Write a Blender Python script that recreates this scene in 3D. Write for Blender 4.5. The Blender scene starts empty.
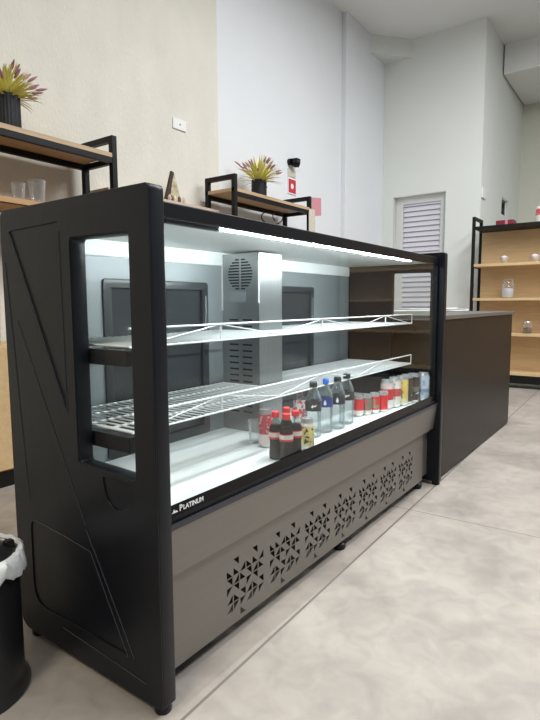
import bpy, bmesh, math, random
from mathutils import Vector, Matrix
R = random.Random(7)
SC = bpy.context.scene
COL = SC.collection
PI = math.pi

# ------------------------------------------------------------------ materials
def new_mat(name):
    m = bpy.data.materials.new(name); m.use_nodes = True
    nt = m.node_tree; nt.nodes.clear()
    out = nt.nodes.new('ShaderNodeOutputMaterial')
    return m, nt, out

def mat(name, col, rough=.5, metal=0., noise=0., nscale=20., bump=0., bscale=60., coat=0., spec=.5, stretch=None):
    m, nt, out = new_mat(name)
    p = nt.nodes.new('ShaderNodeBsdfPrincipled')
    c = (col[0], col[1], col[2], 1)
    p.inputs['Base Color'].default_value = c
    p.inputs['Roughness'].default_value = rough
    p.inputs['Metallic'].default_value = metal
    p.inputs['Specular IOR Level'].default_value = spec
    p.inputs['Coat Weight'].default_value = coat
    nt.links.new(p.outputs[0], out.inputs[0])
    tc = nt.nodes.new('ShaderNodeTexCoord')
    vec = tc.outputs['Object']
    if stretch:
        mp = nt.nodes.new('ShaderNodeMapping'); mp.inputs['Scale'].default_value = stretch
        nt.links.new(vec, mp.inputs[0]); vec = mp.outputs[0]
    if noise > 0:
        n = nt.nodes.new('ShaderNodeTexNoise'); n.inputs['Scale'].default_value = nscale; n.inputs['Detail'].default_value = 5
        nt.links.new(vec, n.inputs['Vector'])
        r = nt.nodes.new('ShaderNodeValToRGB')
        r.color_ramp.elements[0].position = .3; r.color_ramp.elements[1].position = .7
        r.color_ramp.elements[0].color = tuple(max(0, x*(1-noise)) for x in col)+(1,)
        r.color_ramp.elements[1].color = tuple(min(1, x*(1+noise)) for x in col)+(1,)
        nt.links.new(n.outputs['Fac'], r.inputs[0]); nt.links.new(r.outputs[0], p.inputs['Base Color'])
    if bump > 0:
        n2 = nt.nodes.new('ShaderNodeTexNoise'); n2.inputs['Scale'].default_value = bscale; n2.inputs['Detail'].default_value = 6
        nt.links.new(vec, n2.inputs['Vector'])
        b = nt.nodes.new('ShaderNodeBump'); b.inputs['Strength'].default_value = bump; b.inputs['Distance'].default_value = .01
        nt.links.new(n2.outputs['Fac'], b.inputs['Height']); nt.links.new(b.outputs[0], p.inputs['Normal'])
    return m

def wood(name, c1, c2, scale=(1, 12, 12), rough=.5):
    m, nt, out = new_mat(name)
    p = nt.nodes.new('ShaderNodeBsdfPrincipled'); p.inputs['Roughness'].default_value = rough
    tc = nt.nodes.new('ShaderNodeTexCoord'); mp = nt.nodes.new('ShaderNodeMapping'); mp.inputs['Scale'].default_value = scale
    n = nt.nodes.new('ShaderNodeTexNoise'); n.inputs['Scale'].default_value = 3; n.inputs['Detail'].default_value = 8; n.inputs['Distortion'].default_value = .6
    r = nt.nodes.new('ShaderNodeValToRGB')
    r.color_ramp.elements[0].position = .32; r.color_ramp.elements[1].position = .68
    r.color_ramp.elements[0].color = (*c1, 1); r.color_ramp.elements[1].color = (*c2, 1)
    L = nt.links.new
    L(tc.outputs['Object'], mp.inputs[0]); L(mp.outputs[0], n.inputs['Vector']); L(n.outputs['Fac'], r.inputs[0])
    L(r.outputs[0], p.inputs['Base Color']); L(p.outputs[0], out.inputs[0])
    return m

def clear(name, tint=(1, 1, 1), gloss=.10, rough=.02, edge=None):
    """thin clear glass or plastic: see-through with a mirror-like sheen"""
    m, nt, out = new_mat(name)
    t = nt.nodes.new('ShaderNodeBsdfTransparent'); t.inputs[0].default_value = (*tint, 1)
    g = nt.nodes.new('ShaderNodeBsdfGlossy'); g.inputs['Roughness'].default_value = rough
    mx = nt.nodes.new('ShaderNodeMixShader'); lw = nt.nodes.new('ShaderNodeLayerWeight'); lw.inputs[0].default_value = .25
    mr = nt.nodes.new('ShaderNodeMapRange'); mr.inputs['To Min'].default_value = gloss*.4; mr.inputs['To Max'].default_value = min(1, gloss*5)
    L = nt.links.new
    L(lw.outputs['Fresnel'], mr.inputs[0]); L(mr.outputs[0], mx.inputs[0]); L(t.outputs[0], mx.inputs[1]); L(g.outputs[0], mx.inputs[2])
    last = mx
    if edge:
        d = nt.nodes.new('ShaderNodeBsdfDiffuse'); d.inputs[0].default_value = (*edge, 1)
        mx2 = nt.nodes.new('ShaderNodeMixShader'); mr2 = nt.nodes.new('ShaderNodeMapRange')
        mr2.inputs['To Min'].default_value = .03; mr2.inputs['To Max'].default_value = .50
        L(lw.outputs['Facing'], mr2.inputs[0]); L(mr2.outputs[0], mx2.inputs[0]); L(mx.outputs[0], mx2.inputs[1]); L(d.outputs[0], mx2.inputs[2]); last = mx2
    L(last.outputs[0], out.inputs[0])
    return m

def label_mat(name, base, bands=(), blot=None, bscale=60, thr=.6):
    """printed sleeve: base colour, bands [(z0,z1,colour)] in local height, blotchy printed marks"""
    m, nt, out = new_mat(name); L = nt.links.new
    p = nt.nodes.new('ShaderNodeBsdfPrincipled'); p.inputs['Roughness'].default_value = .32; p.inputs['Metallic'].default_value = .15
    tc = nt.nodes.new('ShaderNodeTexCoord'); sx = nt.nodes.new('ShaderNodeSeparateXYZ'); L(tc.outputs['Object'], sx.inputs[0])
    rgb = nt.nodes.new('ShaderNodeRGB'); rgb.outputs[0].default_value = (*base, 1); cur = rgb.outputs[0]
    def mixin(cur, fac, col):
        mx = nt.nodes.new('ShaderNodeMix'); mx.data_type = 'RGBA'
        L(fac, mx.inputs[0]); L(cur, mx.inputs[6]); mx.inputs[7].default_value = (*col, 1)
        return mx.outputs[2]
    if blot:
        n = nt.nodes.new('ShaderNodeTexNoise'); n.inputs['Scale'].default_value = bscale; n.inputs['Detail'].default_value = 1
        L(tc.outputs['Object'], n.inputs['Vector'])
        g = nt.nodes.new('ShaderNodeMath'); g.operation = 'GREATER_THAN'; g.inputs[1].default_value = thr
        L(n.outputs['Fac'], g.inputs[0]); cur = mixin(cur, g.outputs[0], blot)
    for z0, z1, c in bands:
        a = nt.nodes.new('ShaderNodeMath'); a.operation = 'GREATER_THAN'; a.inputs[1].default_value = z0
        b = nt.nodes.new('ShaderNodeMath'); b.operation = 'LESS_THAN'; b.inputs[1].default_value = z1
        k = nt.nodes.new('ShaderNodeMath'); k.operation = 'MULTIPLY'
        L(sx.outputs[2], a.inputs[0]); L(sx.outputs[2], b.inputs[0]); L(a.outputs[0], k.inputs[0]); L(b.outputs[0], k.inputs[1])
        cur = mixin(cur, k.outputs[0], c)
    L(cur, p.inputs['Base Color']); L(p.outputs[0], out.inputs[0])
    return m

def emis(name, col, s):
    m, nt, out = new_mat(name); e = nt.nodes.new('ShaderNodeEmission')
    e.inputs[0].default_value = (*col, 1); e.inputs[1].default_value = s; nt.links.new(e.outputs[0], out.inputs[0]); return m

def floor_mat():
    m, nt, out = new_mat('cement_tile'); L = nt.links.new
    p = nt.nodes.new('ShaderNodeBsdfPrincipled'); tc = nt.nodes.new('ShaderNodeTexCoord')
    def noise(s, d=6, dist=0.):
        n = nt.nodes.new('ShaderNodeTexNoise'); n.inputs['Scale'].default_value = s; n.inputs['Detail'].default_value = d; n.inputs['Distortion'].default_value = dist
        L(tc.outputs['Object'], n.inputs['Vector']); return n.outputs['Fac']
    r = nt.nodes.new('ShaderNodeValToRGB'); e = r.color_ramp.elements
    e[0].position = .34; e[0].color = (.285, .256, .228, 1); e[1].position = .68; e[1].color = (.412, .368, .328, 1)
    mid = r.color_ramp.elements.new(.5); mid.color = (.360, .318, .282, 1)
    L(noise(2.6, 13, .25), r.inputs[0])
    r2 = nt.nodes.new('ShaderNodeValToRGB'); e = r2.color_ramp.elements
    e[0].position = .35; e[0].color = (.88, .88, .88, 1); e[1].position = .62; e[1].color = (1.04, 1.04, 1.04, 1)
    L(noise(11, 12, .8), r2.inputs[0])
    mx = nt.nodes.new('ShaderNodeMix'); mx.data_type = 'RGBA'; mx.blend_type = 'MULTIPLY'; mx.inputs[0].default_value = 1
    L(r.outputs[0], mx.inputs[6]); L(r2.outputs[0], mx.inputs[7])
    # dark specks
    v = noise(46, 2); g = nt.nodes.new('ShaderNodeMath'); g.operation = 'GREATER_THAN'; g.inputs[1].default_value = .765; L(v, g.inputs[0])
    sp = nt.nodes.new('ShaderNodeMix'); sp.data_type = 'RGBA'; L(g.outputs[0], sp.inputs[0]); L(mx.outputs[2], sp.inputs[6]); sp.inputs[7].default_value = (.24, .21, .18, 1)
    cur = sp.outputs[2]
    # joints between the slabs
    mp = nt.nodes.new('ShaderNodeMapping'); mp.inputs['Rotation'].default_value = (0, 0, math.radians(-1.55)); L(tc.outputs['Object'], mp.inputs[0])
    sx = nt.nodes.new('ShaderNodeSeparateXYZ'); L(mp.outputs[0], sx.inputs[0])
    def joint(cur, axis, off, period, w):
        a = nt.nodes.new('ShaderNodeMath'); a.operation = 'SUBTRACT'; a.inputs[1].default_value = off - period/2; L(sx.outputs[axis], a.inputs[0])
        b = nt.nodes.new('ShaderNodeMath'); b.operation = 'FLOORED_MODULO'; b.inputs[1].default_value = period; L(a.outputs[0], b.inputs[0])
        c = nt.nodes.new('ShaderNodeMath'); c.operation = 'SUBTRACT'; c.inputs[1].default_value = period/2; L(b.outputs[0], c.inputs[0])
        d = nt.nodes.new('ShaderNodeMath'); d.operation = 'ABSOLUTE'; L(c.outputs[0], d.inputs[0])
        e2 = nt.nodes.new('ShaderNodeMath'); e2.operation = 'LESS_THAN'; e2.inputs[1].default_value = w; L(d.outputs[0], e2.inputs[0])
        q = nt.nodes.new('ShaderNodeMix'); q.data_type = 'RGBA'; L(e2.outputs[0], q.inputs[0]); L(cur, q.inputs[6]); q.inputs[7].default_value = (.17, .15, .13, 1)
        return q.outputs[2]
    cur = joint(cur, 1, -.040, 2.25, .0045)
    cur = joint(cur, 0, 1.66, 2.25, .0032)
    L(cur, p.inputs['Base Color'])
    rr = nt.nodes.new('ShaderNodeMapRange'); rr.inputs['To Min'].default_value = .36; rr.inputs['To Max'].default_value = .62
    L(noise(4, 6), rr.inputs[0]); L(rr.outputs[0], p.inputs['Roughness'])
    L(p.outputs[0], out.inputs[0]); return m

M = {}
M['floor'] = floor_mat()
M['plaster'] = mat('rough_cream_plaster', (.715, .685, .605), .85, noise=.05, nscale=2.5, bump=.55, bscale=34, stretch=(1.6, 1, .8))
M['white_wall'] = mat('white_paint', (.76, .775, .80), .7, noise=.02, nscale=1.5, bump=.06, bscale=80)
M['back_wall'] = mat('offwhite_paint', (.755, .775, .735), .7, noise=.02, nscale=1.2, bump=.05, bscale=80)
M['ceiling'] = mat('ceiling_paint', (.80, .80, .785), .8, noise=.02, nscale=1)
M['black_plastic'] = mat('black_moulded_plastic', (.0072, .0085, .0120), .34, noise=.18, nscale=5, bump=.08, bscale=16, spec=.3)
M['black_trim'] = mat('black_trim', (.006, .006, .008), .36, spec=.25)
M['black_frit'] = mat('black_enamel', (.004, .004, .005), .25, spec=.15)
M['steel'] = mat('brushed_steel', (.23, .215, .195), .42, metal=.7, noise=.03, nscale=4, stretch=(1, 60, 60))
M['steel_in'] = mat('liner_steel', (.36, .375, .375), .3, metal=.85, noise=.05, nscale=3, stretch=(40, 1, 1))
M['chrome'] = mat('bright_aluminium', (.62, .63, .67), .22, metal=.9)
M['rail'] = mat('grey_blue_rail', (.06, .06, .075), .3, metal=.6)
M['ridge_highlight'] = mat('highlight_black_ridge', (.02, .021, .025), .22, spec=.9)  # lighter and glossier than the panel, colours in its edge highlights
M['white_liner'] = mat('white_liner', (.80, .83, .82), .38, noise=.02, nscale=3)
M['liner_grey'] = mat('grey_liner_sheet', (.25, .275, .285), .4, metal=.2)
M['dark_in'] = mat('shade_black', (.012, .011, .010), .9)  # near-black colour stands in for shade behind openings
M['door_frame'] = mat('dark_door_frame', (.03, .034, .037), .35)
M['door_pane'] = mat('painted_dark_pane', (.030, .034, .037), .16)  # opaque dark colour stands in for the dim space behind the glass
M['wire'] = mat('white_coated_wire', (.78, .80, .80), .32)
M['glass'] = clear('display_glass', (.965, .98, .975), .02, .01)
M['side_glass'] = clear('side_glass', (.975, .985, .98), .004, .0)
M['led'] = emis('cool_white_led', (.88, .97, 1.0), 135)
M['text'] = mat('white_print', (.85, .85, .85), .5)
M['counter'] = mat('dark_brown_laminate', (.014, .0115, .010), .42, noise=.08, nscale=3, spec=.3)
M['counter_top'] = mat('grey_laminate', (.13, .12, .11), .4)
M['metal_black'] = mat('black_powder_coat', (.007, .0068, .007), .5, spec=.25)
M['wood'] = wood('oak_board', (.42, .285, .165), (.55, .39, .235))
M['wood_or'] = wood('orange_board', (.45, .25, .105), (.56, .33, .15))
M['wood_y'] = wood('pale_pine_laminate', (.60, .415, .215), (.68, .485, .27), (12, 1, 12))
M['wood_pink'] = wood('pale_pink_board', (.50, .38, .29), (.62, .48, .38))
M['leaf'] = mat('yellow_green_blade', (.74, .68, .20), .5, noise=.22, nscale=9)
M['spike'] = mat('mauve_flower_spike', (.40, .20, .235), .7, noise=.3, nscale=30)
M['pot'] = mat('charcoal_pot', (.012, .0125, .015), .55, spec=.25)
M['tumbler'] = clear('tumbler_glass', (.97, .98, .98), .10, .03, (.85, .85, .85))
M['pet_cola'] = clear('cola_bottle_plastic', (.80, .84, .82), .035, .05)
M['pet'] = clear('clear_bottle_plastic', (.93, .97, .98), .12, .05, (.52, .60, .63))
M['cola'] = mat('dark_cola', (.010, .004, .003), .15, spec=.3)
M['red_cap'] = mat('red_cap', (.72, .02, .025), .35)
M['black_cap'] = mat('black_cap', (.015, .015, .017), .4)
M['blue_cap'] = mat('blue_cap', (.01, .16, .70), .35)
M['alu'] = mat('can_aluminium', (.72, .73, .73), .28, metal=.8)
M['door_white'] = mat('grey_white_door', (.70, .71, .70), .5)
M['slat'] = mat('lavender_white_slat', (.72, .70, .76), .5)
M['white_plastic'] = mat('white_plastic', (.82, .82, .80), .4)
M['bag'] = mat('white_bag_film', (.80, .82, .82), .3, bump=.5, bscale=40)
M['bin'] = mat('black_bin', (.014, .014, .016), .33, noise=.1, nscale=6)
M['red'] = mat('red_print', (.55, .03, .05), .5)
M['dkred'] = mat('dark_red_card', (.20, .012, .03), .5)
M['pink'] = mat('pink_paper', (.56, .24, .28), .7)
M['beige'] = mat('beige_card', (.58, .52, .43), .7, noise=.12, nscale=40)
M['ceramic'] = mat('brown_white_ceramic', (.62, .56, .48), .3, noise=.4, nscale=18)
M['jam'] = mat('pale_jar_filling', (.80, .80, .86), .5)
M['dark_nut'] = mat('dark_jar_filling', (.20, .15, .12), .6)
M['tree_dark'] = mat('dark_bark_board', (.05, .03, .02), .7)

# ------------------------------------------------------------------ mesh helpers
class MB:
    def __init__(s): s.bm = bmesh.new()
    def box(s, a, b, bev=0., seg=2):
        x0, y0, z0 = a; x1, y1, z1 = b
        tmp = bmesh.new()
        vs = [tmp.verts.new(c) for c in ((x0,y0,z0),(x1,y0,z0),(x1,y1,z0),(x0,y1,z0),(x0,y0,z1),(x1,y0,z1),(x1,y1,z1),(x0,y1,z1))]
        for f in ((0,3,2,1),(4,5,6,7),(0,1,5,4),(1,2,6,5),(2,3,7,6),(3,0,4,7)): tmp.faces.new([vs[i] for i in f])
        if bev > 0:
            bmesh.ops.bevel(tmp, geom=list(tmp.edges), offset=bev, segments=seg, affect='EDGES', profile=.5)
        s._merge(tmp); return s
    def _merge(s, tmp, mtx=None):
        if mtx is not None: bmesh.ops.transform(tmp, matrix=mtx, verts=tmp.verts)
        me = bpy.data.meshes.new('t'); tmp.to_mesh(me); tmp.free(); s.bm.from_mesh(me); bpy.data.meshes.remove(me)
    def rod(s, p0, p1, r, n=6, r1=None):
        p0, p1 = Vector(p0), Vector(p1); d = p1-p0
        if d.length < 1e-6: return s
        q = d.to_track_quat('Z', 'Y').to_matrix()
        r1 = r if r1 is None else r1
        a = [s.bm.verts.new(p0 + q @ Vector((r*math.cos(2*PI*i/n), r*math.sin(2*PI*i/n), 0))) for i in range(n)]
        b = [s.bm.verts.new(p1 + q @ Vector((r1*math.cos(2*PI*i/n), r1*math.sin(2*PI*i/n), 0))) for i in range(n)]
        for i in range(n): s.bm.faces.new((a[i], a[(i+1)%n], b[(i+1)%n], b[i]))
        s.bm.faces.new(a[::-1]); s.bm.faces.new(b)
        return s
    def path(s, pts, r, n=6):
        pts = [Vector(p) for p in pts]; rings = []
        for i, p in enumerate(pts):
            d = (pts[min(i+1, len(pts)-1)] - pts[max(i-1, 0)]).normalized()
            q = d.to_track_quat('Z', 'Y').to_matrix()
            rings.append([s.bm.verts.new(p + q @ Vector((r*math.cos(2*PI*k/n), r*math.sin(2*PI*k/n), 0))) for k in range(n)])
        for a, b in zip(rings, rings[1:]):
            for k in range(n): s.bm.faces.new((a[k], a[(k+1)%n], b[(k+1)%n], b[k]))
        s.bm.faces.new(rings[0][::-1]); s.bm.faces.new(rings[-1]); return s
    def lathe(s, prof, c=(0,0,0), n=24, mod=None, closed=False):
        rings = []
        for (r, z) in prof:
            ring = []
            for i in range(n):
                a = 2*PI*i/n; rr = r*(mod(a, z) if mod else 1)
                ring.append(s.bm.verts.new((c[0]+rr*math.cos(a), c[1]+rr*math.sin(a), c[2]+z)))
            rings.append(ring)
        for a, b in zip(rings, rings[1:]):
            for k in range(n): s.bm.faces.new((a[k], a[(k+1)%n], b[(k+1)%n], b[k]))
        if closed:
            for k in range(n): s.bm.faces.new((rings[-1][k], rings[-1][(k+1)%n], rings[0][(k+1)%n], rings[0][k]))
        else:
            if prof[0][0] > 1e-5: s.bm.faces.new(rings[0][::-1])
            if prof[-1][0] > 1e-5: s.bm.faces.new(rings[-1])
        return s
    def prism(s, poly, axis, a, b):
        """extrude a polygon (2 coords) along axis from a to b"""
        def P(u, v, w):
            return {0: (w, u, v), 1: (u, w, v), 2: (u, v, w)}[axis]
        A = [s.bm.verts.new(P(u, v, a)) for u, v in poly]; B = [s.bm.verts.new(P(u, v, b)) for u, v in poly]
        n = len(poly)
        for i in range(n): s.bm.faces.new((A[i], A[(i+1)%n], B[(i+1)%n], B[i]))
        s.bm.faces.new(A[::-1]); s.bm.faces.new(B); return s
    def plate(s, outer, holes, axis, a, b, bev=0.):
        """flat plate with holes lying across axis between a and b (rounded rims)"""
        cu = bpy.data.curves.new('t', 'CURVE'); cu.dimensions = '2D'; cu.fill_mode = 'BOTH'
        for poly in [outer]+list(holes):
            sp = cu.splines.new('POLY'); sp.points.add(len(poly)-1)
            for p, (u, v) in zip(sp.points, poly): p.co = (u, v, 0, 1)
            sp.use_cyclic_u = True
        th = abs(b-a)/2; cu.extrude = max(0, th-bev); cu.bevel_depth = bev; cu.bevel_resolution = 1; cu.offset = -bev
        ob = bpy.data.objects.new('t', cu); COL.objects.link(ob)
        dg = bpy.context.evaluated_depsgraph_get(); me = bpy.data.meshes.new_from_object(ob.evaluated_get(dg))
        bpy.data.objects.remove(ob); bpy.data.curves.remove(cu)
        mid = (a+b)/2
        for v in me.vertices:
            u, w, t = v.co
            v.co = {0: (mid+t, u, w), 1: (u, mid+t, w), 2: (u, w, mid+t)}[axis]
        s.bm.from_mesh(me); bpy.data.meshes.remove(me); return s
    def sheet(s, outer, holes, y, th):
        """thin perforated sheet in the XZ plane"""
        from mathutils.geometry import delaunay_2d_cdt
        vs = []; fs = []
        for poly in [outer]+list(holes):
            fs.append(list(range(len(vs), len(vs)+len(poly)))); vs += [Vector(p) for p in poly]
        def ccw(f):
            a = sum(vs[f[i]].x*vs[f[(i+1) % len(f)]].y - vs[f[(i+1) % len(f)]].x*vs[f[i]].y for i in range(len(f)))
            return f if a > 0 else f[::-1]
        ov, oe, of, _, _, src = delaunay_2d_cdt(vs, [], [ccw(f) for f in fs], 1, 1e-6)
        tmp = bmesh.new(); bv = [tmp.verts.new((v.x, y, v.y)) for v in ov]
        for f, o_ in zip(of, src):
            if len(o_) == 1 and o_[0] == 0: tmp.faces.new([bv[i] for i in f])
        bmesh.ops.delete(tmp, geom=[v for v in tmp.verts if not v.link_faces], context='VERTS')
        bmesh.ops.recalc_face_normals(tmp, faces=tmp.faces)
        ex = bmesh.ops.extrude_face_region(tmp, geom=list(tmp.faces))
        bmesh.ops.translate(tmp, vec=(0, th, 0), verts=[g for g in ex['geom'] if isinstance(g, bmesh.types.BMVert)])
        s._merge(tmp); return s
    def build(s, name, m, parent=None, smooth=False):
        bmesh.ops.remove_doubles(s.bm, verts=s.bm.verts, dist=1e-6)
        bmesh.ops.recalc_face_normals(s.bm, faces=s.bm.faces)
        off = Vector((0, 0, 0))
        if parent is not None:
            q = parent
            while q.parent: q = q.parent
            off = q.location.copy()
            if parent.type == 'MESH' and not parent.parent: off = parent.location.copy()
        if off.length: bmesh.ops.translate(s.bm, vec=-off, verts=s.bm.verts)
        me = bpy.data.meshes.new(name); s.bm.to_mesh(me); s.bm.free()
        for mm in (m if isinstance(m, (list, tuple)) else [m]): me.materials.append(mm)
        if smooth:
            for f in me.polygons: f.use_smooth = True
            try: me.set_sharp_from_angle(angle=math.radians(38))
            except Exception: pass
        o = bpy.data.objects.new(name, me); COL.objects.link(o)
        if parent is not None: o.parent = parent
        return o

def thing(name, label, cat, loc=(0,0,0), group=None):
    o = bpy.data.objects.new(name, None); COL.objects.link(o); o.location = loc; o.empty_display_size = .1
    o['label'] = label; o['category'] = cat
    if group: o['group'] = group
    return o
def tag(o, label, cat, group=None):
    o['label'] = label; o['category'] = cat
    if group: o['group'] = group
    return o
def recenter(o, loc):
    loc = Vector(loc); o.data.transform(Matrix.Translation(-loc)); o.location = loc; return o
def struct(o): o['kind'] = 'structure'; return o
def rpoly(pts, r, n=5):
    """round polygon corners; r is one radius or a list"""
    out = []; N = len(pts)
    for i in range(N):
        p = Vector(pts[i]); a = Vector(pts[i-1]); b = Vector(pts[(i+1)%N]); ri = r[i] if isinstance(r, (list, tuple)) else r
        if ri <= 0: out.append(tuple(p)); continue
        da = (a-p); db = (b-p); ang = da.angle(db); t = min(ri/math.tan(ang/2), da.length*.45, db.length*.45)
        s0 = p+da.normalized()*t; s1 = p+db.normalized()*t
        for k in range(n+1):
            u = k/n; out.append(tuple((1-u)**2*s0 + 2*u*(1-u)*p + u*u*s1))
    return out
def rect(u0, v0, u1, v1): return [(u0, v0), (u1, v0), (u1, v1), (u0, v1)]

# ------------------------------------------------------------------ camera
import numpy as np
Cp = Vector((-.839699787, -.935379314, 1.02614867)); yaw, pit, rol, fpx = .622512648, -.104486428, -.00485924, 534.238718
F = Vector((math.cos(yaw)*math.cos(pit), math.sin(yaw)*math.cos(pit), math.sin(pit)))
r0 = Vector((math.sin(yaw), -math.cos(yaw), 0)); u0 = r0.cross(F)
rt = r0*math.cos(rol) + u0*math.sin(rol); up = -r0*math.sin(rol) + u0*math.cos(rol)
cd = bpy.data.cameras.new('camera'); cam = bpy.data.objects.new('camera', cd); COL.objects.link(cam)
mw = Matrix((( rt.x, up.x, -F.x, Cp.x), (rt.y, up.y, -F.y, Cp.y), (rt.z, up.z, -F.z, Cp.z), (0, 0, 0, 1)))
cam.matrix_world = mw
cd.sensor_fit = 'VERTICAL'; cd.sensor_height = 36; cd.lens = fpx*36/720; cd.clip_start = .05
SC.camera = cam

# ------------------------------------------------------------------ room
WY = 2.41; WX = 6.55; CZ = 4.6; XF = 8.9; X0 = -3.2; Y0 = -4.2
b = MB(); b.box((X0, Y0, -.1), (XF, WY, 0)); struct(b.build('floor', M['floor']))
b = MB(); b.box((X0, Y0, CZ), (XF+.2, WY+.2, CZ+.15)); struct(b.build('ceiling', M['ceiling']))
b = MB(); b.box((X0, WY, 0), (3.024, WY+.2, CZ)); n0 = len(b.bm.faces)
b.box((3.024, WY+.004, 0), (WX, WY+.2, CZ))
b.bm.faces.ensure_lookup_table()
for f in b.bm.faces[n0:]: f.material_index = 1
struct(b.build('wall_left', [M['plaster'], M['white_wall']]))
b = MB(); b.box((5.40, WY-.060, 0), (WX, WY+.004, CZ), .006); struct(b.build('trim_1', M['white_wall']))
b = MB(); b.prism([(6.08, WY-.06), (WX, WY-.06), (WX, 1.95)], 2, 4.37, CZ); struct(b.build('trim_2', M['back_wall']))
# wall with the louvred door
b = MB(); b.plate(rect(.986, 0, WY, CZ), [rect(1.44, .001, 2.185, 2.53)], 0, WX, WX+.2); struct(b.build('wall_back', M['back_wall']))
b = MB(); b.plate(rect(WX+.001, 0, XF, CZ), [rect(7.70, 2.33, 8.12, 2.58)], 1, .985, 1.165); struct(b.build('wall_right', M['back_wall']))
b = MB(); b.box((XF, Y0, 0), (XF+.2, WY, CZ)); struct(b.build('wall_front', mat('far_wall_paint', (.66, .66, .57), .7)))
b = MB(); b.box((7.45, Y0, 4.2), (XF, .965, CZ)); struct(b.build('trim_3', M['ceiling']))
w = struct(MB().plate(rect(7.70, 2.33, 8.12, 2.58), [rect(7.74, 2.37, 8.08, 2.54)], 1, 1.03, 1.08).build('window_1', M['door_frame']))
b = MB(); b.box((7.70, 1.085, 2.33), (8.12, 1.10, 2.58)); b.build('window_pane', M['door_pane'], w)
# louvred door
dx = WX+.10
d = struct(MB().plate(rect(1.44, .002, 2.185, 2.53), [rect(1.54, .12, 2.075, 2.43)], 0, dx, dx+.05, .003).build('door_1', M['door_white']))
b = MB(); b.box((dx+.051, 1.50, .05), (dx+.06, 2.12, 2.48)); b.build('gap_fill_sheet', mat('gap_fill_grey', (.42, .41, .44), .6), d)  # grey sheet added so the gaps between slats don't go dark
b = MB(); z = .15
while z < 2.43:
    b.prism([(dx+.016, z-.020), (dx+.021, z-.024), (dx+.047, z+.042), (dx+.042, z+.047)], 1, 1.535, 2.08); z += .071
b.build('louver_panel', M['slat'], d)
b = MB(); b.rod((dx-.03, 1.50, 1.02), (dx, 1.50, 1.02), .012, 10); b.box((dx-.04, 1.485, 1.01), (dx-.025, 1.60, 1.03), .004); b.build('door_handle', M['chrome'], d)

# ------------------------------------------------------------------ refrigerated display case
L = 2.135; T = .047; H = 1.30; DP = .642
case = thing('display_case', 'long black and steel glass-fronted refrigerated counter holding drinks', 'display case', (0, 0, 0))
def side_panel(x, outer_sign):
    out = rpoly([(0, .020), (DP, .020), (DP, H), (0, H)], [.008, .05, .03, .014])
    win = rpoly([(.077, .597), (.302, .603), (.302, 1.197), (.077, 1.194)], .012)
    a, c = (x+.0035, x+T) if outer_sign < 0 else (x, x+T-.0035)
    m_ = MB(); m_.plate(out, [win], 0, a, c, .0035)
    win2 = rpoly([(.074, .594), (.305, .600), (.305, 1.200), (.074, 1.197)], .012)
    thumb = rpoly([(.095, .580), (.100, .520), (.145, .500), (.19, .520), (.205, .583)], [.006, .05, .05, .05, .006])
    reg1 = rpoly([(.598, 1.238), (.352, 1.244), (.350, .735)], [.008, .006, .004])
    reg2 = rpoly([(.622, 1.150), (.585, 1.02), (.284, .430), (.53, .405), (.575, .45)], [.006, .01, .006, .02, .03])
    reg3 = rpoly([(.560, .385), (.268, .362), (.123, .120), (.560, .118)], [.03, .012, .006, .07])
    reg4 = rpoly([(.415, .098), (.055, .078), (.055, .070), (.415, .090)], .003)
    a, c = (x, x+.0040) if outer_sign < 0 else (x+T-.0040, x+T)
    m_.plate(rpoly([(0, .020), (DP, .020), (DP, H), (0, H)], [.008, .05, .03, .014]), [win2, thumb, reg1, reg3], 0, a, c, .0018)
    n0 = len(m_.bm.faces); xr = x-.0004 if outer_sign < 0 else x+T+.0004
    for ln in ([(.592, 1.232), (.345, .733)], [(.573, .982), (.284, .430)], [(.622, 1.150), (.603, .95), (.566, .52), (.560, .44)], [(.537, .387), (.400, .377), (.268, .362), (.125, .116)],
               [(.415, .090), (.055, .070)], [(.284, .42), (.245, .36), (.100, .12)], [(.350, 1.22), (.345, .74)]):
        m_.path([(xr, yy, zz) for yy, zz in ln], .0016, 8)  # raised beads added to carry highlights along the moulded lines
    m_.bm.faces.ensure_lookup_table()
    for f in m_.bm.faces[n0:]: f.material_index = 1
    p = m_.build('side_panel', [M['black_plastic'], M['ridge_highlight']], case)
    g = MB(); g.box((x+T*.55, .074, .592), (x+T*.55+.004, .306, 1.2)); g.build('window_pane', M['side_glass'], p)
    for yy in (.024, DP-.06):
        f = MB(); f.lathe([(.020, 0), (.0225, .004), (.0225, .023)], (x+T/2, yy, 0), 16); f.build('foot', M['black_trim'], p, True)
    return p
side_panel(0, -1); side_panel(L-T, 1)
xi0, xi1 = T, L-T
# base body, apron and grille
b = MB(); b.box((xi0, .125, .085), (xi1, .60, .468)); b.build('base_body', M['dark_in'], case)
b = MB(); b.prism([(.020, .460), (.040, .325), (.0575, .314), (.0575, .306), (.075, .306), (.075, .460)], 0, xi0, xi1); b.build('apron', M['steel'], case)
holes = []
pitch = .2215; gw = .190; cell = gw/6
pat = {}
TRI = {'a': [(0, 1), (0, 0), (1, 0)], 'b': [(0, 1), (1, 1), (0, 0)], 'c': [(1, 1), (0, 0), (1, 0)], 'd': [(0, 1), (1, 1), (1, 0)]}
motif = ['.adbcc.', 'dacdab.', '.ca.dba']            # three columns, top to bottom, used twice in every group
for g in range(7):
    x0 = .318 + g*pitch
    for ci in range(6):
        for ri, key in enumerate(motif[ci % 3]):
            if key == '.' or (ci > 2 and ri == 6): continue
            u = x0 + ci*cell; v = .258 - (ri+1)*.0278
            holes.append([(u + cell*.07 + p_*cell*.84, v + .0016 + q_*.0246) for p_, q_ in TRI[key]])
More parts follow.
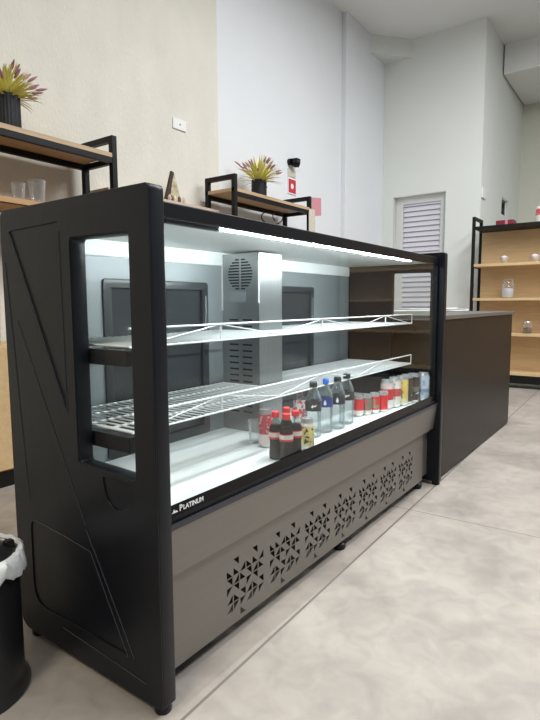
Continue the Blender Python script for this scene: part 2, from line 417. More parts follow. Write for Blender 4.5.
b = MB(); b.sheet(rect(xi0+.002, .050, 1.985, .312), holes, .060, .0016); b.box((1.9855, .072, .058), (xi1, .074, .306)); b.box((1.983, .0605, .058), (1.9852, .074, .306))
b.build('grille_panel', M['steel'], case)
b = MB(); b.box((xi0, .016, .460), (xi1, .024, .474)); b.box((xi0, .024, .460), (xi1, .045, .466)); b.box((xi0, .036, .466), (xi1, .046, .490)); b.build('sill_rail', M['rail'], case)
b = MB(); b.box((xi0, .0262, .476), (xi1, .034, .4895)); b.build('glass_seal', M['black_trim'], case)
for i, xx in enumerate((1.085, 1.99)):
    b = MB(); b.lathe([(.025, 0), (.029, .008), (.029, .024), (.016, .034), (.012, .09)], (xx, .092, 0), 16); b.build('caster', M['black_trim'], case, True)
# deck and liner
b = MB(); b.box((xi0, .036, .468), (xi1, .29, .487), .002); b.box((xi0, .294, .468), (xi1, .575, .487), .002); b.build('deck', M['white_liner'], case)
b = MB(); b.plate(rect(xi0, .468, xi1, 1.19), [rect(.31, .50, .81, 1.105), rect(1.16, .50, 1.66, 1.105)], 1, .576, .60)
b.build('rear_wall', M['liner_grey'], case)
b = MB(); b.box((xi0, .571, 1.187), (xi1, .60, 1.2428), .004); b.build('upper_liner', M['white_liner'], case)
for x0 in (.30, 1.15):
    dr = MB().plate(rpoly(rect(x0, .49, x0+.52, 1.115), .016), [rect(x0+.035, .525, x0+.485, 1.083)], 1, .568, .59, .003).build('rear_door', M['door_frame'], case, True)
    b = MB(); b.box((x0+.03, .582, .52), (x0+.49, .588, 1.09)); b.build('door_pane', M['door_pane'], dr)
    b = MB(); b.box((x0+.492, .560, .86), (x0+.502, .570, 1.06), .002); b.build('door_handle', M['chrome'], dr)
# top
b = MB(); b.box((xi0, .034, 1.234), (xi1, .0505, 1.273), .003); b.box((xi0, .05, 1.2435), (xi1, .062, 1.273)); b.build('top_bar', M['black_trim'], case)
b = MB(); b.box((xi0, .062, 1.249), (xi1, .63, 1.272)); b.box((xi0, .60, .46), (xi1, .63, 1.249)); b.build('top_panel', M['black_trim'], case)
b = MB(); b.box((xi0, .062, 1.243), (xi1, .60, 1.2488)); b.build('top_liner', M['white_liner'], case)
ls = MB().box((.10, .052, 1.226), (.302, .068, 1.2425), .002).build('light_driver', M['door_frame'], case)
b = MB(); b.box((.305, .053, 1.231), (1.735, .0665, 1.2425), .003); b.build('led_tube', M['led'], case)
# front glass with enamel borders and lettering
fg = MB().box((xi0, .0285, .489), (xi1, .0325, 1.237)).build('front_glass', M['glass'], case)
b = MB(); b.box((xi0, .0272, .4895), (xi1, .0284, .521)); b.box((xi1-.028, .0272, .521), (xi1, .0284, 1.237)); b.box((xi0, .0272, .521), (xi0+.012, .0284, 1.237)); b.build('enamel_border', M['black_frit'], fg)
def text_mesh(txt, size):
    cu = bpy.data.curves.new('t', 'FONT'); cu.body = txt; cu.size = size; cu.extrude = .0003; cu.offset = .0004
    ob = bpy.data.objects.new('t', cu); COL.objects.link(ob); dg = bpy.context.evaluated_depsgraph_get()
    me = bpy.data.meshes.new_from_object(ob.evaluated_get(dg)); bpy.data.objects.remove(ob); bpy.data.curves.remove(cu)
    tmp = bmesh.new(); tmp.from_mesh(me); bpy.data.meshes.remove(me); return tmp
b = MB(); x = .099
for t, s in (('P', .0225), ('LATINUM', .0180)):
    tm = text_mesh(t, s); wd = max(v.co.x for v in tm.verts)
    b._merge(tm, Matrix.Translation((x, .0268, .4985)) @ Matrix.Rotation(PI/2, 4, 'X')); x += wd + .0022
b.prism([(.072, .499), (.094, .499), (.090, .5035), (.0845, .5035), (.080, .509), (.077, .503)], 1, .0264, .0270)
b.build('lettering', M['text'], fg)
# evaporator column
cx0, cx1, cy0 = .917, 1.085, .38
ch = []
fy, fz, fr = .478, 1.150, .066
for k in range(11):
    dz = -fr + (k+.5)*2*fr/11; hw = math.sqrt(max(0, fr*fr-dz*dz))
    for s in (-1, 1):
        if hw > .012: ch.append(rect(fy + (s*.004 if s > 0 else -hw), fz+dz-.0032, fy + (hw if s > 0 else -.004), fz+dz+.0032))
for k in range(16):
    zz = .96 - k*.026
    if .86 < zz < .90: continue
    for s in (-1, 1): ch.append(rect(fy + (.010 if s > 0 else -.062), zz-.0036, fy + (.062 if s > 0 else -.010), zz+.0036))
col = MB().plate(rect(cy0, .487, .576, 1.2355), ch, 0, cx0, cx0+.002)
col.box((cx0, cy0, .487), (cx1, cy0+.002, 1.2355)); col.box((cx1-.002, cy0, .487), (cx1, .576, 1.2355))
col = col.build('evaporator_cover', M['steel_in'], case)
b = MB(); b.box((cx0+.012, cy0+.01, .49), (cx0+.02, .57, 1.22)); b.build('slot_shade_sheet', M['dark_in'], col)  # black sheet behind the slots, painted in place of the shade inside
for y_, z0, z1 in ((.5755, 1.00, 1.20), (.381, 1.03, 1.20)):
    b = MB(); b.box((cx0-.004, y_-.004, z0), (cx0-.0005, y_+.0005, z1)); b.build('corner_bead', M['white_plastic'], col)
b = MB(); b.plate(rpoly(rect(fy-.030, 1.035, fy+.075, 1.078), .003), [], 0, cx0-.002, cx0-.0003); b.build('access_plate', M['liner_grey'], col)
# wire shelves
def wire_shelf(z):
    yf, yb = .168, .566
    s = MB(); x = .082
    while x < 2.055:
        s.rod((x, yf, z), (x, yb if not (.895 < x < 1.105) else .366, z), .0026, 5); x += .0285
    for yy in (yf, yf+.10, yf+.198): s.rod((.072, yy, z-.003), (2.062, yy, z-.003), .0032, 6)
    for yy in (yf+.30, yb):
        s.rod((.072, yy, z-.003), (.90, yy, z-.003), .0032, 6); s.rod((1.10, yy, z-.003), (2.062, yy, z-.003), .0032, 6)
    for xx in (.072, 2.062): s.rod((xx, yf, z-.001), (xx, yb, z-.001), .0034, 6)
    for xx in (.90, 1.10): s.rod((xx, .366, z-.001), (xx, yb, z-.001), .003, 6)
    sh = s.build('wire_shelf', M['wire'], case, True)
    r_ = MB(); zt = z+.047; px = .635; xs = [.072, .432, 1.067, 1.70]
    r_.rod((.072, yf, zt), (2.062, yf, zt), .0036, 6)
    for xx in (.432, 1.067, 1.70, 2.062): r_.rod((xx, yf, z), (xx, yf, zt), .0028, 6)
    for xx in (.432, 1.067, 1.70):
        r_.rod((xx, yf, zt), (xx-.315, yf, z+.001), .0024, 5); r_.rod((xx, yf, zt), (min(xx+.315, 2.06), yf, z+.001), .0024, 5)
    r_.build('guard_rail', M['wire'], sh, True)
    for xa, xb in ((T+.0005, T+.030), (L-T-.030, L-T-.0005)):
        k = MB(); k.box((xa, .15, z-.050), (xb, .566, z-.008), .002); k.build('bracket', M['black_trim'], sh)
    return sh
wire_shelf(.917); wire_shelf(.690)

# ------------------------------------------------------------------ drinks in the case
DZ = .4875
def can(x, y, r, h, lm, label, group, rot=0):
    t = thing('drink_can', label, 'can', (x, y, DZ), group)
    b = MB(); b.lathe([(r*.72, 0), (r*.80, .003), (r*.97, .012), (r*.985, h-.016), (r*.86, h-.004), (r*.84, h), (r*.79, h), (r*.78, h-.005), (0, h-.005)], (x, y, DZ), 24); b.build('can_body', M['alu'], t, True)
    b = MB(); b.lathe([(r*.985, .013), (r, .015), (r, h-.019), (r*.985, h-.017)], (x, y, DZ), 24, closed=False); b.build('printed_sleeve', lm, t, True)
    b = MB(); b.box((x-.006, y-.009, DZ+h-.005), (x+.006, y+.009, DZ+h-.0032), .0007); b.build('pull_tab', M['alu'], t)
    return t
WHT = (.80, .80, .78); RED = (.66, .03, .04)
can(.763, .237, .027, .145, label_mat('red_over_white_sleeve', (.50, .06, .07), [(0, .052, (.72, .60, .58))], (.66, .45, .42), 90, .62), 'slim red and pale can standing behind the red-capped cola bottles', 'drink cans')
can(.823, .088, .0262, .118, label_mat('yellow_pattern_sleeve', (.80, .68, .26), [(0, .022, (.72, .68, .55)), (.09, .12, WHT)], (.10, .08, .05), 75, .60), 'yellow can with black pattern beside the cola bottles', 'drink cans')
mini = [((1.465, .197), (RED, [(0, .03, (.75, .66, .60))], None), 'small red can next to the last clear bottle, red with pale foot'),
        ((1.515, .178), ((.20, .17, .12), [(0, .025, (.70, .55, .48))], (.42, .10, .09)), 'small olive-brown can between two small red cans'),
        ((1.573, .163), (RED, [(.03, .045, (.30, .25, .15)), (0, .02, WHT)], (.30, .24, .16)), 'small red can with brown marks beside the olive-brown can'),
        ((1.632, .145), ((.70, .02, .03), [], None), 'small plain red can in front of the tall red and white can')]
for (p, (base, bands, bl), lab) in mini:
    can(p[0], p[1], .0252, .102, label_mat('small_can_sleeve', base, bands, bl, 60, .56), lab, 'drink cans')
tall = [((1.712, .158), (RED, [(0, .05, WHT), (.105, .14, (.78, .62, .60))], WHT, 45, .62), 'tall red can with white lower half, first of the tall cans'),
        ((1.779, .144), ((.75, .72, .66), [(.06, .10, (.55, .08, .08))], (.45, .40, .30), 50, .62), 'tall pale can with a red band'),
        ((1.846, .131), ((.78, .58, .16), [(0, .04, (.70, .66, .45))], (.40, .30, .12), 50, .64), 'tall yellow can between pale and dark brown cans'),
        ((1.913, .131), ((.075, .055, .042), [], (.40, .36, .30), 42, .70), 'tall dark brown can beside the yellow can'),
        ((1.979, .120), ((.060, .046, .038), [(.06, .085, (.20, .18, .15))], (.75, .72, .66), 38, .66), 'tall dark brown can with white marks beside the silver-blue can'),
        ((2.044, .086), ((.50, .58, .68), [(.05, .07, (.20, .30, .50))], (.25, .36, .55), 30, .62), 'tall silver-blue can at the end of the row against the glass edge')]
for i, (p, (base, bands, bl, bs, th), lab) in enumerate(tall):
    can(p[0], p[1], .0325, .157 if i else .150, label_mat('tall_can_sleeve', base, bands, bl, bs, th), lab, 'drink cans')

def bottle(x, y, prof, neck, capm, capr, caph, bodym, lab_z, labm, label, group, liquid=None, mark=None):
    t = thing('drink_bottle', label, 'bottle', (x, y, DZ), group)
    b = MB(); b.lathe(prof, (x, y, DZ), 24); b.build('bottle_body', bodym, t, True)
    if liquid:
        b = MB(); b.lathe(liquid[0], (x, y, DZ), 24); b.build('drink', liquid[1], t, True)
    h = prof[-1][1]
    b = MB(); b.lathe([(capr, h-.004), (capr*1.03, h-.002), (capr, h+caph-.002), (capr*.86, h+caph)], (x, y, DZ), 20, lambda a, z: 1+.025*math.cos(20*a)); b.build('cap', capm, t, True)
    r = max(p[0] for p in prof if lab_z[0]-.03 <= p[1] <= lab_z[1]+.03)
    rr = lab_z[2] if len(lab_z) > 2 else r+.0008
    b = MB(); b.lathe([(rr, lab_z[0]), (rr, lab_z[1])], (x, y, DZ), 24)
    lb = b.build('wrap_label', labm, t, True)
    # remove the caps of the sleeve so it stays an open band
    bm = bmesh.new(); bm.from_mesh(lb.data)
    bmesh.ops.delete(bm, geom=[f for f in bm.faces if len(f.verts) > 4], context='FACES_ONLY'); bm.to_mesh(lb.data); bm.free()
    if mark:
        c = math.atan2(Cp.y-y, Cp.x-x)+mark[1]; zc = (lab_z[0]+lab_z[1])/2; m_ = MB(); pts = []
        for (a, z) in mark[0]:
            pts.append(m_.bm.verts.new((x+(rr+.0006)*math.cos(c+a/rr), y+(rr+.0006)*math.sin(c+a/rr), DZ+zc+z)))
        m_.bm.faces.new(pts); m_.build('label_mark', M['text'], lb)
    return t
cp = [(.017, 0), (.0225, .003), (.0235, .018), (.0215, .045), (.0208, .060), (.0235, .078), (.0238, .095), (.0215, .112), (.0150, .130), (.0105, .143), (.0100, .152)]
cliq = ([(r-.0008, z+.001) for r, z in cp[:8]]+[(.0155, .122), (0, .122)], M['cola'])
wave = ([(-.012, -.004), (.004, -.006), (.013, .001), (.011, .005), (.002, .0), (-.010, .003)], 0)
cola_lab = label_mat('red_white_cola_label', RED, [(.0815, .0965, (.72, .66, .62))])
for (x, y), lab in (((.654, .114), 'red-capped small cola bottle standing nearest the near side panel'), ((.736, .124), 'red-capped small cola bottle at the back of the cluster of four'),
               ((.645, .0635), 'red-capped small cola bottle right behind the front glass, front of the cluster'), ((.708, .0665), 'red-capped small cola bottle beside the yellow can')):
    bottle(x, y, cp, .0105, M['red_cap'], .0135, .016, M['pet_cola'], (.075, .100, .0242), cola_lab, lab, 'small cola bottles', cliq, None)
wp = [(.024, 0), (.031, .004), (.0325, .015), (.0305, .03), (.0325, .045), (.0305, .06), (.0325, .075), (.0325, .148), (.0305, .160), (.0230, .180), (.0150, .197), (.0125, .204), (.0125, .210)]
drop = ([(0, .013), (.004, .004), (.006, -.003), (.004, -.009), (0, -.011), (-.004, -.009), (-.006, -.003), (-.004, .004)], 0)
bars = ([(-.013, -.003), (-.005, -.006), (-.003, .0), (.004, -.002), (.010, .005), (.012, .008), (.002, .004), (-.008, .006)], .1)
blk = mat('black_water_label', (.018, .018, .022), .35); blu = mat('navy_water_label', (.02, .04, .22), .35)
wat = [((.998, .168), M['black_cap'], blk, bars, 'clear bottle with black cap and black label beside the yellow can'),
       ((1.098, .171), M['blue_cap'], blu, drop, 'clear bottle with bright blue cap and navy label'),
       ((1.182, .158), M['black_cap'], blk, drop, 'clear black-capped bottle right after the blue-capped one'),
       ((1.291, .170), M['black_cap'], blk, bars, 'clear black-capped bottle next to the small red cans')]
for (x, y), c, l, mk, lab in wat:
    bottle(x, y, wp, .0125, c, .0155, .016, M['pet'], (.110, .148, .0334), l, lab, 'clear water bottles', None, mk)
bottle(1.056, .270, [(r*.86, z*.8) for r, z in wp], .011, M['red'], .013, .012, M['pet'], (.055, .135, .0290), label_mat('red_hatched_label', (.55, .12, .14), [], (.72, .66, .64), 55, .5), 'clear bottle with red hatched label behind the water bottles', None)
t = tag(MB().lathe([(.022, 0), (.024, .004), (.029, .088), (.0275, .088), (.0225, .008), (0, .007)], (.79, .305, DZ), 20).build('glass_tumbler', M['tumbler'], None, True), 'small clear glass tumbler half hidden behind the slim red and pale can', 'glass'); recenter(t, (.79, .305, DZ))

# ------------------------------------------------------------------ counter beyond the case
ct = thing('service_counter', 'dark brown laminate counter standing just beyond the display case', 'counter', (3.05, .3, 0))
b = MB(); b.box((2.16, .03, .012), (3.985, .05, .93), .002); b.build('front_panel', M['counter'], ct)
for xx in (2.16, 3.965): b = MB(); b.box((xx, .052, .012), (xx+.02, .62, .93)); b.build('end_panel', M['counter'], ct)
b = MB(); b.box((2.15, .02, .932), (4.03, .64, .957), .002); b.build('countertop', M['counter_top'], ct)
b = MB(); b.box((2.20, .06, 0), (3.95, .60, .011)); b.build('plinth', M['dark_in'], ct)
cab = MB(); pts = []
for k in range(60):
    a = k/59*PI*3.3; rr = .22+.05*math.sin(a*.7); pts.append((2.95+.40*math.cos(a)*(1+.1*math.sin(a)), .33+rr*math.sin(a), .9635+.0075*(k/59*3.3) + .004*abs(math.sin(a*1.3))))
o = cab.path(pts, .0055, 6).build('coiled_cable', M['white_plastic'], None, True); recenter(o, (2.95, .33, .957)); tag(o, 'loosely coiled white cable lying on the dark counter', 'cable')

# ------------------------------------------------------------------ open shelf units
def shelf_frame(t, x0, x1, yf, yb, ztop, s=.038, left=True):
    for xx in ((x0, x1) if left else (x1,)):
        for yy in (yf, yb):
            b = MB(); b.box((xx-s, yy, 0), (xx, yy+s, ztop), .002); b.build('post', M['metal_black'], t)
        b = MB(); b.box((xx-s, yf+s, ztop-s), (xx, yb, ztop), .002); b.build('end_rail', M['metal_black'], t)
def shelf_level(t, x0, x1, yf, yb, z, th=.028, wm='wood', beam=True, s=.038, bz=.036):
    b = MB(); b.box((x0-s, yf+.001, z-th), (x1-s-.001, yb+s-.001, z), .001); brd = b.build('board', M[wm], t)
    if beam:
        for ya, yb2 in ((yf+.002, yf+.03), (yb+.006, yb+s)):
            b = MB(); b.box((x0, ya, z-th-bz), (x1-s-.001, yb2, z-th-.0005), .001); b.build('beam', M['metal_black'], t)
        b = MB(); b.box((x1-s, yf+s+.001, z-th-bz), (x1-.006, yb-.001, z-th-.0005), .001); b.build('beam', M['metal_black'], t)
u = thing('shelf_unit', 'tall black metal and wood shelf with potted plant, by the rough cream wall', 'shelf', (.75, 2.17, 0))
shelf_frame(u, -.10, 1.535, 2.0, 2.30, 2.126)
shelf_level(u, -.10, 1.535, 2.0, 2.30, 2.012); shelf_level(u, -.10, 1.535, 2.0, 2.30, 1.622, .03, 'wood_or', True, bz=.001)
b = MB(); b.box((-.13, 2.005, .09), (1.49, 2.335, .805), .002); cb = b.build('cabinet', M['wood_y'], u)
b = MB(); b.box((-.13, 2.003, 0), (1.49, 2.335, .089)); b.build('plinth', M['metal_black'], u)
for xx in (.15, .70, 1.22): b = MB(); b.box((xx-.26, 1.992, .10), (xx+.265, 2.0045, .795), .002); b.build('cabinet_door', M['wood_y'], cb)
u2 = thing('shelf_unit', 'black metal and wood shelf with a small plant, by the white wall beyond the case', 'shelf', (3.4, 2.17, 0))
shelf_frame(u2, 2.79, 4.0, 2.0, 2.30, 2.122)
shelf_level(u2, 2.79, 4.0, 2.0, 2.30, 2.008); shelf_level(u2, 2.79, 4.0, 2.0, 2.30, 1.45); shelf_level(u2, 2.79, 4.0, 2.0, 2.30, .8)
# narrow board between the units
o = MB().box((1.58, 2.16, 1.802), (2.74, 2.408, 1.830), .002).build('wall_board', M['wood_pink'], None); recenter(o, (2.16, 2.26, 1.80)); tag(o, 'narrow pale wooden wall shelf under the triangular ornament', 'shelf')
tr = thing('tree_ornament', 'small triangular wooden tree ornament on the narrow wall shelf', 'ornament', (2.28, 2.27, 1.830))
b = MB(); b.prism([(2.195, 1.8395), (2.245, 1.8395), (2.283, 2.02), (2.30, 2.075), (2.275, 2.085)], 1, 2.255, 2.275); b.build('dark_side', M['tree_dark'], tr)
b = MB(); b.prism([(2.246, 1.8395), (2.385, 1.8395), (2.303, 2.07), (2.284, 2.02)], 1, 2.258, 2.275); b.build('gilt_side', mat('pale_gilt', (.50, .43, .27), .5, noise=.45, nscale=30), tr)
b = MB(); b.box((2.18, 2.20, 1.8305), (2.40, 2.31, 1.8392), .002); b.build('stand', M['beige'], tr)
for i in range(7):
    b = MB(); xx = 2.215+i*.026+R.uniform(-.004, .004); b.lathe([(0, 0), (.012, .006), (.0155, .022), (.011, .042), (0, .052)], (xx, 2.222+.006*(i % 2), 1.8393), 12); b.build('pebble', mat('ornament_pebble', ((.60, .42, .38), (.10, .07, .05), (.66, .60, .46))[i % 3], .5), tr, True)

def plant(name, label, x, y, z, r, h, pw, ph, n, ribs):
    t = thing(name, label, 'potted plant', (x, y, z))
    f = (lambda a, zz: 1+.018*math.cos(ribs*a)) if ribs else None
    b = MB(); b.lathe([(r*.93, 0), (r, .006), (r, h-.004), (r*.98, h), (r*.90, h), (r*.88, h-.02), (0, h-.022)], (x, y, z), ribs*6 if ribs else 28, f); b.build('pot', M['pot'], t, True)
    fo = MB()
    def blade(a, lean, ln, wd, mb, droop):
        d = Vector((math.cos(a), math.sin(a), 0)); side = Vector((-math.sin(a), math.cos(a), 0)); prev = None; base = Vector((x, y, z+h-.02)) + d*r*.3*R.random(); pos = base.copy(); ang = lean; K = 6
        for k in range(K+1):
            w = wd*(1-(k/K)**2.2)+.0006
            a1 = mb.bm.verts.new(pos-side*w); a2 = mb.bm.verts.new(pos+Vector((0, 0, -w*.5))+d*0); a3 = mb.bm.verts.new(pos+side*w)
            if prev: mb.bm.faces.new((prev[0], prev[1], a2, a1)); mb.bm.faces.new((prev[1], prev[2], a3, a2))
            prev = (a1, a2, a3); pos = pos + (d*math.sin(ang)+Vector((0, 0, math.cos(ang))))*ln/K; ang += droop/K
        return pos, d, ang
    for i in range(n):
        blade(R.uniform(0, 2*PI), abs(R.gauss(.70, .42)), ph*R.uniform(.7, 1.05), (.0085 if ribs else .007), fo, R.uniform(.1, .9))
    for i in range(int(n*.16)):
        a = R.uniform(0, 2*PI); lean = abs(R.gauss(.60, .38)); e, d, ang = blade(a, lean, ph*R.uniform(.55, .80), .0022, fo, .3)
        dirv = d*math.sin(ang)+Vector((0, 0, math.cos(ang))); q = dirv.to_track_quat('Z', 'Y').to_matrix().to_4x4()
        s = MB(); s.lathe([(0, -.01), (.006, 0), (.0085, .018), (.007, .038), (.003, .056), (0, .062)], (0, 0, 0), 8)
        bmesh.ops.transform(s.bm, matrix=Matrix.Translation(e-dirv*.012) @ q, verts=s.bm.verts); s.build('flower_spike', M['spike'], t, True)
    fo.build('foliage', M['leaf'], t)
    return t
plant('potted_plant', 'yellow-green grassy plant with mauve spikes in a ribbed charcoal pot on shelf by cream wall', .878, 2.15, 2.012, .076, .205, .2, .205, 170, 26)
plant('potted_plant', 'smaller yellow-green plant with pink spikes in a smooth black pot on far shelf', 3.31, 2.16, 2.008, .072, .175, .2, .255, 170, 0)
for x, y, r, h, lab in ((1.07, 2.19, .052, .165, 'larger clear glass tumbler on the orange board under the big plant'), (.955, 2.20, .040, .13, 'smaller clear glass tumbler on the orange board beside the larger one')):
    o = MB().lathe([(r*.68, 0), (r*.70, .004), (r, h), (r*.95, h), (r*.64, .012), (0, .011)], (x, y, 1.622), 24, lambda a, z: 1+.015*math.cos(10*a)).build('glass_tumbler', M['tumbler'], None, True)
    recenter(o, (x, y, 1.622)); tag(o, lab, 'glass', 'tumblers on the orange board')
gb = thing('gift_bag', 'magenta, orange and green paper bag on the wooden cabinet behind the display case', 'bag', (.58, 2.10, .805))
b = MB(); b.prism([(.44, .805), (.715, .805), (.728, 1.065), (.43, 1.065)], 1, 2.05, 2.14)
b.build('bag_body', label_mat('striped_bag_paper', (.62, .03, .22), [(0, .11, (.05, .22, .14)), (.11, .17, (.62, .20, .08))]), gb)
b = MB(); b.path([(.52, 2.06, 1.06), (.53, 2.06, 1.11), (.58, 2.06, 1.13), (.63, 2.06, 1.11), (.64, 2.06, 1.06)], .003); b.build('handle', M['beige'], gb)
# things hanging by shelf two
cb = MB(); pts = []
for k in range(40):
    a = k/39*2*PI*1.35 + 1.7; pts.append((3.55+.13*math.cos(a)+.03*k/39, 2.16+.06*math.sin(a*.5), 1.868+.058*math.sin(a)))
o = cb.path(pts, .006).build('hanging_cable', M['metal_black'], None, True); recenter(o, (3.55, 2.16, 1.94)); tag(o, 'loop of black cable hanging under the top board of the far shelf', 'cable')
sg = thing('wall_sign', 'small red and white square sign on the white wall above the far shelf', 'sign', (4.25, 2.41, 2.24))
sx0, sx1 = 4.165, 4.335
b = MB(); b.box((sx0, 2.404, 2.235), (sx1, 2.4138, 2.405)); b.build('sign_board', M['text'], sg)
b = MB(); b.plate(rpoly(rect(sx0+.012, 2.247, sx1-.012, 2.393), .006), [[((sx0+sx1)/2+.030*math.cos(k*PI/12), 2.32+.030*math.sin(k*PI/12)) for k in range(24)]], 1, 2.402, 2.4035); b.build('red_field', M['red'], sg)
b = MB(); b.box((sx0+.01, 2.405, 2.42), (sx1-.01, 2.4138, 2.50)); b.build('upper_strip', M['beige'], sg)
wl = thing('wall_spotlight', 'round black wall spotlight above the red and white sign', 'lamp', (4.23, 2.41, 2.57))
b = MB(); b.rod((4.20, 2.4138, 2.57), (4.20, 2.38, 2.57), .035, 20); b.build('wall_mount', M['black_trim'], wl, True)
b = MB(); b.rod((4.20, 2.38, 2.57), (4.24, 2.35, 2.565), .035, 20, .052); b.rod((4.24, 2.35, 2.565), (4.27, 2.325, 2.56), .052, 20, .045); b.build('lamp_head', M['black_trim'], wl, True)
o = MB().plate([(4.03, 1.93), (4.19, 1.955), (4.185, 2.135), (4.002, 2.115), (4.002, 1.99)], [], 1, 1.996, 1.9995).build('paper_tag', M['pink'], None); recenter(o, (4.0, 1.995, 2.12)); tag(o, 'pink paper tag hanging at the end of the far shelf', 'tag')
o = MB().plate(rpoly([(3.935, 1.745), (4.06, 1.755), (4.05, 1.995), (3.935, 1.995)], .01), [], 1, 1.9905, 1.9955).build('card_tag', M['beige'], None); recenter(o, (3.98, 1.988, 1.99)); tag(o, 'long beige card tag hanging below the pink paper tag', 'tag')
op = thing('blank_wall_plate', 'white blank electrical plate on the rough cream wall', 'wall plate', (2.52, 2.41, 2.53))
b = MB(); b.box((2.445, 2.398, 2.486), (2.60, 2.4098, 2.575), .004); b.build('cover_plate', M['white_plastic'], op)
b = MB(); b.rod((2.525, 2.399, 2.53), (2.525, 2.396, 2.53), .008, 12); b.build('screw_cap', M['liner_grey'], op)
o = MB().box((6.57, .965, 2.39), (6.74, .985, 2.52), .006).build('wall_box', M['white_plastic'], None); recenter(o, (6.68, .965, 2.43)); tag(o, 'small white box on the grey recess wall above the pine shelf', 'wall box')

# ------------------------------------------------------------------ far pine shelf
fs = thing('shelf_unit', 'wide pale pine shelf in black frame standing before the white corner', 'shelf', (6.22, -.2, 0))
yl, yr = .945, -2.75; xf, xb = 6.05, 6.385; s = .035
for yy in (yl-s, yr):
    for xx in (xf, xb):
        b = MB(); b.box((xx, yy, 0), (xx+s, yy+s, 2.075), .002); b.build('post', M['metal_black'], fs)
    for zz in (2.04, 1.46, 1.05):
        b = MB(); b.box((xf+s+.001, yy, zz), (xb-.001, yy+s, zz+s), .002); b.build('end_rail', M['metal_black'], fs)
b = MB(); b.box((xf, yr+s+.001, 1.915), (xb+s, yl-s-.001, 1.955), .002); b.build('top_board', M['metal_black'], fs)
for zz in (1.50, 1.085, .66, .19):
    b = MB(); b.box((xf, yr+s+.001, zz-.032), (xb, yl-s-.001, zz), .002); b.build('board', M['wood_y'], fs)
b = MB(); b.box((xb+.003, yr+s+.001, .16), (xb+.02, yl-s-.001, 1.914)); b.build('back_panel', M['wood_y'], fs)
b = MB(); b.box((xf+.01, yr+s+.001, .06), (xb+s, yl-s-.001, .157)); b.build('bottom_rail', M['metal_black'], fs)
def Yat(px, x): # height-free bearing of a photo column at depth x
    d = F*fpx + rt*(px-270); return Cp.y + d.y*(x-Cp.x)/d.x
def bowl(y, lab, r):
    t = thing('ceramic_bowl', lab, 'bowl', (6.16, y, 1.50), 'ceramic bowls on the pine shelf')
    b = MB(); b.lathe([(r*.5, 0), (r*.55, .006), (r*.9, .04), (r, .075), (r*.93, .075), (r*.8, .04), (0, .015)], (6.16, y, 1.50), 20); b.build('bowl_body', M['ceramic'], t, True)
    b = MB(); b.lathe([(r*.55, .02), (r*.75, .055), (r*.55, .085), (0, .1)], (6.16, y, 1.50), 14, lambda a, z: 1+.15*math.sin(3*a)); b.build('contents', M['jam'], t, True)
bowl(Yat(500, 6.16), 'small ceramic bowl on the second pine board, nearer the black post', .055)
bowl(Yat(530, 6.16), 'small ceramic bowl on the second pine board, farther from the black post', .062)
def jar(x, y, z, r, h, m_, lab, lid):
    t = thing('glass_jar', lab, 'jar', (x, y, z))
    b = MB(); b.lathe([(r*.9, 0), (r, .01), (r, h*.8), (r*.8, h*.9), (r*.8, h)], (x, y, z), 20); b.build('jar_glass', M['tumbler'], t, True)
    b = MB(); b.lathe([(r*.84, .006), (r*.92, .014), (r*.92, h*.55), (0, h*.6)], (x, y, z), 20); b.build('filling', m_, t, True)
    b = MB(); b.lathe([(r*.84, h), (r*.86, h+.002), (r*.86, h+.02), (r*.8, h+.024)], (x, y, z), 20); b.build('lid', lid, t, True)
jar(6.17, Yat(505, 6.17), 1.085, .068, .20, M['jam'], 'large clear glass jar with white contents on the middle pine board', M['tumbler'])
jar(6.17, Yat(526, 6.17), .66, .052, .12, M['dark_nut'], 'small clear jar with dark contents on the lower pine board', M['alu'])
rb = thing('gift_box', 'small dark red box lying on top of the pine shelf', 'box', (6.2, Yat(500.5, 6.2), 1.955))
y = Yat(500.5, 6.2)
b = MB(); b.box((6.12, y-.10, 1.9555), (6.28, y+.10, 2.015), .006); b.build('box_body', M['dkred'], rb)
b = MB(); b.box((6.115, y-.035, 1.957), (6.285, y-.005, 2.018), .003); b.build('ribbon', M['pink'], rb)
cn = thing('canister', 'red and white tin canister on top of the pine shelf', 'canister', (6.2, Yat(535, 6.2), 1.955)); y = Yat(535, 6.2)
b = MB(); b.lathe([(.062, 0), (.066, .004), (.066, .15), (.06, .155)], (6.2, y, 1.9555), 24); b.build('tin_body', label_mat('red_white_tin', (.66, .10, .10), [(0, .085, (.80, .74, .70))], WHT, 30, .62), cn, True)
b = MB(); b.lathe([(.060, .155), (.062, .157), (.062, .18), (.055, .186)], (6.2, y, 1.9555), 24); b.build('lid', M['white_plastic'], cn, True)

# ------------------------------------------------------------------ bin
BX, BY, BH = -.225, .487, .375
bn = thing('trash_bin', 'round black bin with white liner beside the display case side panel', 'bin', (BX, BY, 0))
b = MB(); b.lathe([(.120, 0), (.142, .004), (.142, .012), (.131, .03), (.128, .05), (.128, BH), (.122, BH), (.120, .05), (0, .04)], (BX, BY, 0), 48); b.build('bin_body', M['bin'], bn, True)
b = MB(); b.lathe([(.117, BH-.012), (.115, BH-.002), (.09, BH+.012), (.05, BH+.020), (0, BH+.022)], (BX, BY, 0), 40); b.build('lid', M['bin'], bn, True)
b = MB(); a = math.radians(-20); b.box((BX+.105*math.cos(a)-.012, BY+.105*math.sin(a)-.012, BH-.005), (BX+.105*math.cos(a)+.012, BY+.105*math.sin(a)+.012, BH+.02), .005); b.build('hinge', M['black_trim'], bn)
b = MB(); rings = []
NB = 72
def wob(a, k): return .0035*math.sin(5*a+k)+.0025*math.sin(11*a+2.1*k)+.0015*math.sin(23*a)
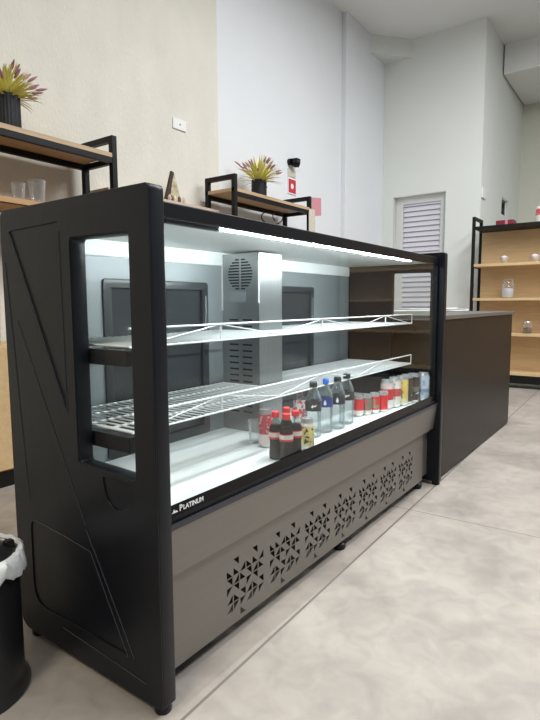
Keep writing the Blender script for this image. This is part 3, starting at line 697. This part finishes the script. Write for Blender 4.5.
for k, (r, z) in enumerate([(.118, BH-.03), (.119, BH-.005), (.126, BH+.010), (.134, BH+.004), (.140, BH-.018), (.141, BH-.036), (.1375, BH-.050)]):
    ring = []
    for i in range(NB):
        aa = 2*PI*i/NB; ww = wob(aa, k*.5)*(0 if k < 1 else 1); zz = z + (wob(aa*1.0, 1.7)*2.2 if k > 3 else .3*ww)
        ring.append(b.bm.verts.new((BX+(r+abs(ww))*math.cos(aa), BY+(r+abs(ww))*math.sin(aa), zz)))
    rings.append(ring)
for a_, c_ in zip(rings, rings[1:]):
    for i in range(NB): b.bm.faces.new((a_[i], a_[(i+1) % NB], c_[(i+1) % NB], c_[i]))
o = b.build('bin_liner', M['bag'], None, True); recenter(o, (BX, BY, BH-.05)); tag(o, 'white plastic bag folded over the rim of the black bin', 'bag')

# ------------------------------------------------------------------ light
w = bpy.data.worlds.new('world'); SC.world = w; w.use_nodes = True
bg = w.node_tree.nodes['Background']; bg.inputs[0].default_value = (.88, .94, 1.0, 1); bg.inputs[1].default_value = .25
def area(name, loc, size, sy, e, col, rot=(0, 0, 0)):
    l = bpy.data.lights.new(name, 'AREA'); l.shape = 'RECTANGLE'; l.size = size; l.size_y = sy; l.energy = e; l.color = col
    o = bpy.data.objects.new(name, l); COL.objects.link(o); o.location = loc; o.rotation_euler = rot; return o
area('ceiling_lamp', (3.4, -.6, 4.5), 2.4, .8, 140, (.93, .97, 1.0))
area('ceiling_lamp', (1.0, -2.2, 4.5), 2.4, 1.0, 155, (.96, .985, 1.0))
area('ceiling_lamp', (-2.4, -.5, 4.3), 1.6, .8, 98, (1.0, .92, .76))
area('ceiling_lamp', (4.9, -2.6, 4.5), 2.0, .8, 125, (.96, .985, 1.0))
SC.view_settings.view_transform = 'Standard'; SC.view_settings.look = 'None'; SC.view_settings.exposure = .10; SC.view_settings.gamma = 1
SC.view_settings.use_curve_mapping = False
SC.cycles.max_bounces = 10; SC.cycles.transparent_max_bounces = 16; SC.cycles.caustics_reflective = False; SC.cycles.caustics_refractive = False
